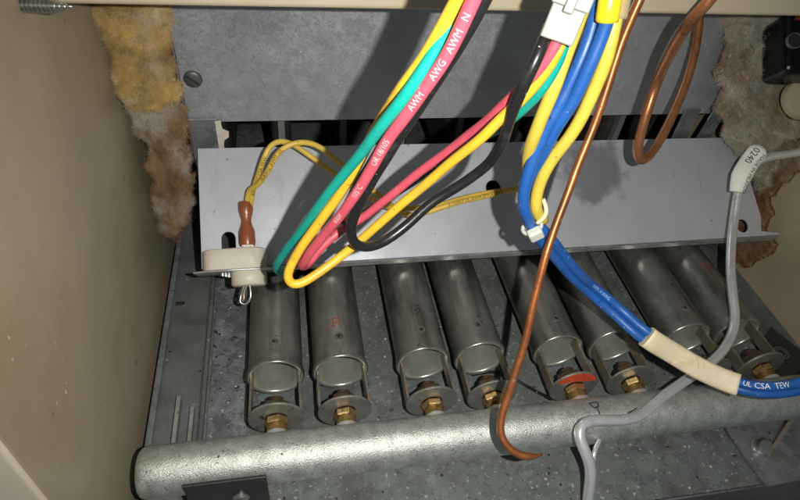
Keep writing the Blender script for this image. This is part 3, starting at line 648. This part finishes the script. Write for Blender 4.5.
wY, pY = wire([(464, -14, .104), (457, 0, .107), (429, 50, .116), (405, 84, .123), (384, 116, .134), (367, 146, .146), (346, 184, .158), (320, 221, .168), (302, 246, .174), (291, 266, .178), (287, 279, .180), (293, 286.5, .181), (308, 280, .182), (330, 264.5, .184), (352, 247, .184), (380, 223, .180), (410, 197, .174), (440, 172, .166), (466, 150, .158), (486, 134, .152), (500, 119, .148), (529, 92, .142), (548, 68, .137), (560, 45, .133), (565, 32, .132)], RW, M_y, 'yellow wire making the lowest loop of the hanging harness', G, kd=KH)
wK, pK = wire([(493, -20, .106), (485, -2, .109), (462, 40, .118), (434, 84, .128), (408, 122, .138), (390, 150, .146), (371, 182, .156), (358, 207, .164), (351, 229, .170), (353, 243, .174), (364, 247.5, .177), (382, 243, .180), (402, 229, .181), (428, 206, .180), (458, 186, .177), (484, 168, .172), (499, 149, .160), (507, 128, .150), (520, 93, .1385), (535, 62, .133), (545, 40, .1325), (550, 26, .1335)], RW*1.1, M_bk, 'glossy black wire with a U bend in front of the shield', G, kd=KH)
wK2, pK2 = wire([(478, -20, .118), (470, 0, .120), (440, 56, .130), (404, 112, .144), (374, 158, .160), (352, 196, .176), (342, 218, .188), (350, 222, .196), (372, 209, .200), (400, 190, .198), (430, 169, .190), (458, 148, .180), (486, 126, .168), (512, 100, .154), (536, 70, .143), (553, 40, .136)], RW*.97, M_bk, 'black printed wire lying between the red and yellow harness wires', G, kd=KH)
print_on(pR, RW, pR.near_px(398, 125), "OR 18/TEW", .0026, M_white, wR)
pRr = Path(list(reversed([PH(*c) for c in [(484, -22, .100), (474, 0, .104), (450, 50, .112), (417, 100, .122), (394, 130, .130), (368, 174, .143), (346, 208, .155), (326, 232, .166)]])))
bpy.data.objects.remove(wR.children[0])
for xx, yy, s_ in [(337, 220, '600V'), (355, 193, '105°C'), (376, 162, 'OR 18/105'), (412, 108, 'AWM'), (432, 78, 'AWG'), (449, 50, 'AWM'), (466, 20, 'N')]:
    print_on(pRr, RW, pRr.near_px(xx, yy), s_, .0024, M_pink, wR)
pTr = Path([PH(*c) for c in [(306, 224, .175), (326, 196, .163), (352, 164, .150), (383, 124, .136), (408, 92, .128), (436, 46, .120)]])
for xx, yy, s_ in [(330, 190, '600V'), (350, 166, 'CSA'), (366, 146, 'AWM'), (392, 112, 'TEW')]: print_on(pTr, RW, pTr.near_px(xx, yy), s_, .0025, mat('pale_print', (.45, .75, .7), .5, 0, 0), wT)
print_on(pK2, RW*.97, pK2.near_px(404, 188), 'AWM 600V 105C OR', .0022, M_white, wK2)
# thick yellow and blue leads
RB2 = .00206
wire([(596, -20, .128), (586, 0, .130), (577, 26, .133), (568, 50, .136), (553, 90, .141), (539, 124, .148), (530, 148, .156), (528, 168, .164), (530, 188, .172), (534, 208, .180), (539, 220, .184)], RB2*1.02, M_yl, 'thick yellow lead running beside the white connector', 'thick yellow leads', kd=KT)
wire([(622, -20, .133), (619, 0, .134), (615, 24, .136), (606, 60, .140), (594, 90, .145), (584, 113, .149), (570, 137, .154), (551, 162, .160), (540, 182, .165), (536, 200, .169), (537, 214, .173), (543, 220, .178)], RB2, M_yl, 'thick yellow lead touching the straight copper tube', 'thick yellow leads', kd=KT)
B1 = [(604, -20, .136), (599, 0, .138), (592, 30, .140), (580, 62, .143), (566, 92, .147), (548, 126, .152), (535, 154, .157), (526, 182, .162), (523, 203, .167), (527, 217, .172), (533, 229, .178), (543, 244, .186), (557, 260, .195), (572, 277, .205), (590, 294, .216), (615, 315, .228), (640, 337, .236), (668, 356, .240), (700, 374, .240), (735, 388, .236), (760, 393.5, .230), (785, 393, .222), (806, 388, .215), (830, 378, .21)]
B2 = [(614, -20, .130), (610, 0, .132), (607, 22, .135), (598, 46, .138), (586, 74, .142), (576, 96, .146), (560, 122, .151), (545, 150, .158), (534, 180, .168), (531, 205, .176), (536, 222, .180), (547, 234, .184), (563, 254, .194), (580, 274, .204), (598, 290, .214), (622, 310, .226), (648, 332, .233), (676, 350, .237), (706, 368, .237), (738, 382, .233), (762, 386.5, .227), (786, 385.5, .220), (806, 381, .212), (830, 370, .207)]
wire(B1, RB2, M_bl, 'blue lead running lower through the cream sleeve', 'blue leads through the sleeve', kd=KT)
wb2, pb2 = wire(B2, RB2, M_bl, 'blue lead with white CSA TEW printing through the cream sleeve', 'blue leads through the sleeve', kd=KT)
print_on(pb2, RB2, pb2.near_px(743, 384), 'UL', .0029, M_white, wb2, rot=.0)
print_on(pb2, RB2, pb2.near_px(757, 386), 'CSA  TEW', .0034, M_white, wb2, rot=.0)
print_on(pb2, RB2, pb2.near_px(590, 283), 'AWM 14 AWG', .0022, mat('pale_blue_print', (.3, .5, .8), .5, 0, 0), wb2)
# cream sleeve around both blue leads
SP = [((a[0]+b[0])/2, (a[1]+b[1])/2, (a[2]+b[2])/2) for a, b in zip(B1[10:], B2[11:])]
spth = Path([PT(*c) for c in [(620, 314, .2265), (645, 335.5, .2335), (672, 352.5, .2372), (703, 370.5, .2372), (738, 385, .2332), (762, 390, .228)]])
sl = tube('tape_sleeve', spth, .0049, M_sleeve, None, 28, flat=.62, sq=.6, s0=spth.near_px(645, 338), s1=spth.near_px(738, 386)); tag(sl, 'flat cream tape sleeve wrapped around the two blue leads', 'sleeve')
# terminal insulators at the top
yt = Path([PT(612.5, -14, .1318), PT(610, 0, .132), PT(606.8, 21, .1347)]); o_ = tube('terminal_sleeve', yt, .0032, M_yterm, None, 18, flat=.85); tag(o_, 'bright yellow terminal sleeve on the end of a blue lead', 'connector')
M_clear = mat('clear_sleeve', (.75, .62, .35), .2, 0, .05, 60)
M_clear.node_tree.nodes['Principled BSDF'].inputs['Transmission Weight'].default_value = .6
yt2 = Path([PT(623, -14, .133), PT(620, 0, .134), PT(616.5, 18, .1357)]); o_ = tube('terminal_sleeve', yt2, .003, M_clear, None, 18, flat=.9); tag(o_, 'amber see-through terminal sleeve over a thick yellow lead', 'connector')
# zip tie
zc = PT(533, 229, .1765); zx = (PT(540, 222, .1765)-PT(526, 234, .1765)).normalized()
za = (PT(543, 244, .186)-PT(523, 203, .168)).normalized(); zn = (CAM-zc); zn = (zn-za*zn.dot(za)).normalized(); zs = za.cross(zn)
ZM = Matrix(((zs.x, za.x, zn.x, zc.x), (zs.y, za.y, zn.y, zc.y), (zs.z, za.z, zn.z, zc.z), (0, 0, 0, 1)))
zt = thing('zip_tie', 'small white zip tie cinching the blue and yellow leads together', 'zip tie', tuple(zc))
bm = box_bm(-.0027, .0027, -.0025, .0025, .0008, .0043, .0009, 3); bm.transform(ZM); from_bm('head', bm, M_zip, zt)
band = [ZM@Vector((.0035*math.cos(2*math.pi*k/24), 0, -.0010+.0028*math.sin(2*math.pi*k/24))) for k in range(25)]
tube('band', Path(band, 0, .002), .0008, M_zip, zt, 8)
tube('tail', Path([PT(537, 223, .1745), PT(543, 219, .173), PT(546.5, 212, .172), PT(545, 204, .1715), PT(543, 199, .171)], 3, .0006), .0008, M_sleeve, zt, 8)
# white connector
cc = PH(566, 14, .128); ax = (PH(556, 38, .131)-PH(570, -2, .125)).normalized()
ax = (PH(552, 37.5, .131)-PH(562, 13, .1285)).normalized(); cn = (CAM-cc); cn = (cn-ax*cn.dot(ax)).normalized(); cs_ = ax.cross(cn)
CM = Matrix(((cs_.x, ax.x, cn.x, 0), (cs_.y, ax.y, cn.y, 0), (cs_.z, ax.z, cn.z, 0), (0, 0, 0, 1)))
ce = PH(553.5, 38.5, .1318)                                            # centre of lower end
CM.translation = ce
pc = .1318*1.14/F
wc = thing('wire_connector', 'off-white nylon plug connector at the end of the red, teal and black wires', 'connector', tuple(ce))
sgn = 1 if cs_.dot(RT) > 0 else -1
def cbox(nm, xa, xb, ya_, yb2, za_, zb_, bev=.0004):
    bm_ = box_bm(min(xa*sgn, xb*sgn), max(xa*sgn, xb*sgn), ya_, yb2, za_, zb_, bev); bm_.transform(CM); return from_bm(nm, bm_, M_conn, wc)
cbox('plug_body', -13.5*pc, 20*pc, -32*pc, 1*pc, -.0048, .0034)
cbox('socket_body', -15.5*pc, 22*pc, -90*pc, -31*pc, -.0057, .0042)
cbox('latch', -2*pc, 8*pc, -52*pc, -26*pc, .0034, .0053)

# ------------------------------------------------------------------ tubes
RC = .00225
c1, pc1 = wire([(652, -28, .186), (639, 2, .190), (624, 36, .195), (614, 66, .199), (604, 98, .203), (594, 126, .207), (576, 170, .211), (571, 185, .212), (558, 219, .214), (546, 254, .215), (540, 278, .217), (533, 305, .219), (525, 342, .222), (517, 368, .224), (509, 393, .226), (502, 414, .227), (499.5, 430, .227), (504, 444, .227), (514, 453, .227), (528, 457.5, .228), (537, 457, .229), (542, 454.5, .230)], .00152, M_cuold, 'brown copper tube running straight down and hooking under the manifold', name='copper_tube', cat='copper tube', it=16, rfun=lambda t, l: 1 if t < .965 else 1-.7*(t-.965)/.035)
c2, pc2 = wire([(728, -28, .208), (710, 0, .214), (693, 18, .221), (673, 48, .240), (657, 82, .264), (647, 112, .270), (640, 136, .276), (637.5, 152, .281), (640, 161, .285), (648, 157, .290), (659, 142, .296), (675, 110, .300), (688, 77, .302), (696, 45, .302), (699, 20, .302), (699, -5, .302), (698, -30, .30)], RC*1.0, M_cu, 'shiny copper capillary tube bent into a narrow hanging loop', name='copper_tube', cat='copper tube', it=12)
print_on(pc2, RC*1.0, pc2.near_px(657, 80), 'Paullus', .0034, M_cu, c2, name='stamped_print', up=1.03)
RA = .0025
at = [(850, 152, .335), (800, 152, .338), (782, 155, .339), (768, 157, .339), (757, 162, .338), (747, 172, .337), (741, 183, .337), (737.5, 197, .336), (734, 220, .335), (731.5, 243, .330), (730.5, 268, .322), (733, 298, .313), (735, 316, .309), (733, 331, .305), (724, 349, .299), (709, 364, .292), (686, 380, .284), (662, 397, .277), (648, 410, .272), (634, 418, .267), (618, 420.5, .263), (598, 420.5, .259), (585, 422, .256), (578, 430, .2545), (579.5, 439, .2535), (585, 451, .253), (590, 464, .254), (590.5, 480, .257), (588, 500, .261), (587, 530, .268)]
al, pal = wire(at, RA, M_alu, 'bent aluminium pilot tube crossing the manifold in front of the burners', name='pilot_tube', cat='metal tube', it=14)
ptg = Path([P(766, 141, .3335), P(760, 148.5, .3335), P(751, 160, .3335), P(743, 173, .333), P(738, 186, .3325), P(736, 193, .3325), P(735, 200, .3325)], 6, .0006)
s1 = ptg.near_px(762, 146.5); s2 = ptg.near_px(736, 192)
tg = thing('paper_tag', 'white paper tag printed 0240 MADE IN MEXICO wrapped on the aluminium tube', 'tag', tuple(ptg.at((s1+s2)/2)[0]))
tube('paper', ptg, .0054, M_paper, tg, 28, flat=.5, s0=s1, s1=s2, rfun=lambda t, l: (min(1, math.sqrt(max(.02, 1-(1-min(1, t/.16))**2))) if t < .16 else 1)*(1 if t < .7 else 1-(t-.7)*1.15))
print_on(ptg, .0054, s1+.0035, '0240', .0052, M_ink, tg, v0=-.0010, flat=.54)
print_on(ptg, .0054, s1+.0045, 'MADE IN MEXICO', .0034, M_ink, tg, v0=.0040, flat=.56)
stub, _ = wire([(600, 440, .270), (596, 447, .2665), (593.5, 456, .2645), (592.5, 470, .266), (592, 500, .271)], .0011, M_alu, 'thin bare wire end standing behind the bent aluminium tube', name='bare_wire', cat='wire', it=3)
ig, _ = wire([(472, 375, .315), (497, 372, .318), (512, 378, .318), (532, 389, .312), (552, 399, .300)], .0008, M_bk, 'thin dark lead crossing between the fourth and fifth burners', name='igniter_lead', cat='wire', it=4)

# ------------------------------------------------------------------ black fitting at the right edge, half out of view
pk = thing('black_fitting', 'glossy black plastic fitting with a round socket in front of the white insulation', 'fitting', tuple(P(800, 45, .30)))
dd = .292; k = dd/F; fc = P(814, 42, dd); FM = Matrix(((RT.x, UP.x, -FW.x, fc.x), (RT.y, UP.y, -FW.y, fc.y), (RT.z, UP.z, -FW.z, fc.z), (0, 0, 0, 1)))
bm = box_bm(-29*k, 38*k, -32*k, 30*k, -.022, 0, .0035, 4); 
for v in bm.verts:
    if v.co.x < -.008 and v.co.y < 0: v.co.x += .0012*(-v.co.y/.012)
bm.transform(FM @ Matrix.Rotation(-.05, 4, 'Z')); from_bm('housing', bm, M_black, pk, False)
M_shiny = mat('grey_rim', (.16, .16, .16), .25, .3, .3, 200)
lathe('socket_ring', [(7.0*k, -.0005), (7.0*k, .0010), (7.9*k, .0010), (8.1*k, -.0005)], FM @ Matrix.Translation((-20*k, 1*k, 0)), M_shiny, pk, 28, closed=True)
lathe('socket_bore', [(0, .0001), (6.9*k, .0001), (6.9*k, .0004), (0, .0003)], FM @ Matrix.Translation((-20*k, 1*k, 0)), M_ink, pk, 28)
tube('cable', Path([P(800, 18, dd), P(799, 6, dd-.004), P(797, -6, dd-.008), P(800, -40, dd-.02)], 3), .0022, M_cuold, pk, 12)
lathe('collar', [(0, 0), (22*k, 0), (22*k, .004), (21*k, .005), (0, .005)], FM @ Matrix.Translation((16*k, -47*k, -.021)), M_wall, pk, 40)

# ------------------------------------------------------------------ grit and flakes on the tray
rg = random.Random(91)
M_grit = mat('dark_grit', (.03, .026, .022), .8, 0, .5, 300); M_flake = mat('pale_flakes', (.42, .40, .36), .6, .2, .4, 300); M_rust = mat('rust_flakes', (.20, .075, .03), .8, 0, .4, 300)
for nm, m_, cnt, lab in (('dark_grit', M_grit, 420, 'dark grit scattered over the burner tray'), ('pale_flakes', M_flake, 200, 'pale flakes scattered over the burner tray'), ('rust_flakes', M_rust, 90, 'rust flakes scattered over the burner tray')):
    v = []; f = []
    for _ in range(cnt):
        x = rg.uniform(.052, .395); y = rg.uniform(-.03, .11)
        z0 = ZF+.0012 if (.0512 < x < .0705 and y > .014) else ZF
        if x > .31 and y < .01: z0 = ZF+.0028
        r_ = .0002+.0007*rg.random()**3; k0 = len(v); a0 = rg.random()*6
        for q in range(5): v.append(Vector((x+r_*rg.uniform(.6, 1.3)*math.cos(a0+q*1.257), y+r_*rg.uniform(.6, 1.3)*math.sin(a0+q*1.257), z0+.00004)))
        v.append(Vector((x, y, z0+r_*rg.uniform(.4, .9))))
        for q in range(5): f.append((k0+q, k0+(q+1) % 5, k0+5))
    o_ = pyd(nm, v, f, m_); o_['kind'] = 'stuff'; tag(o_, lab, 'debris')
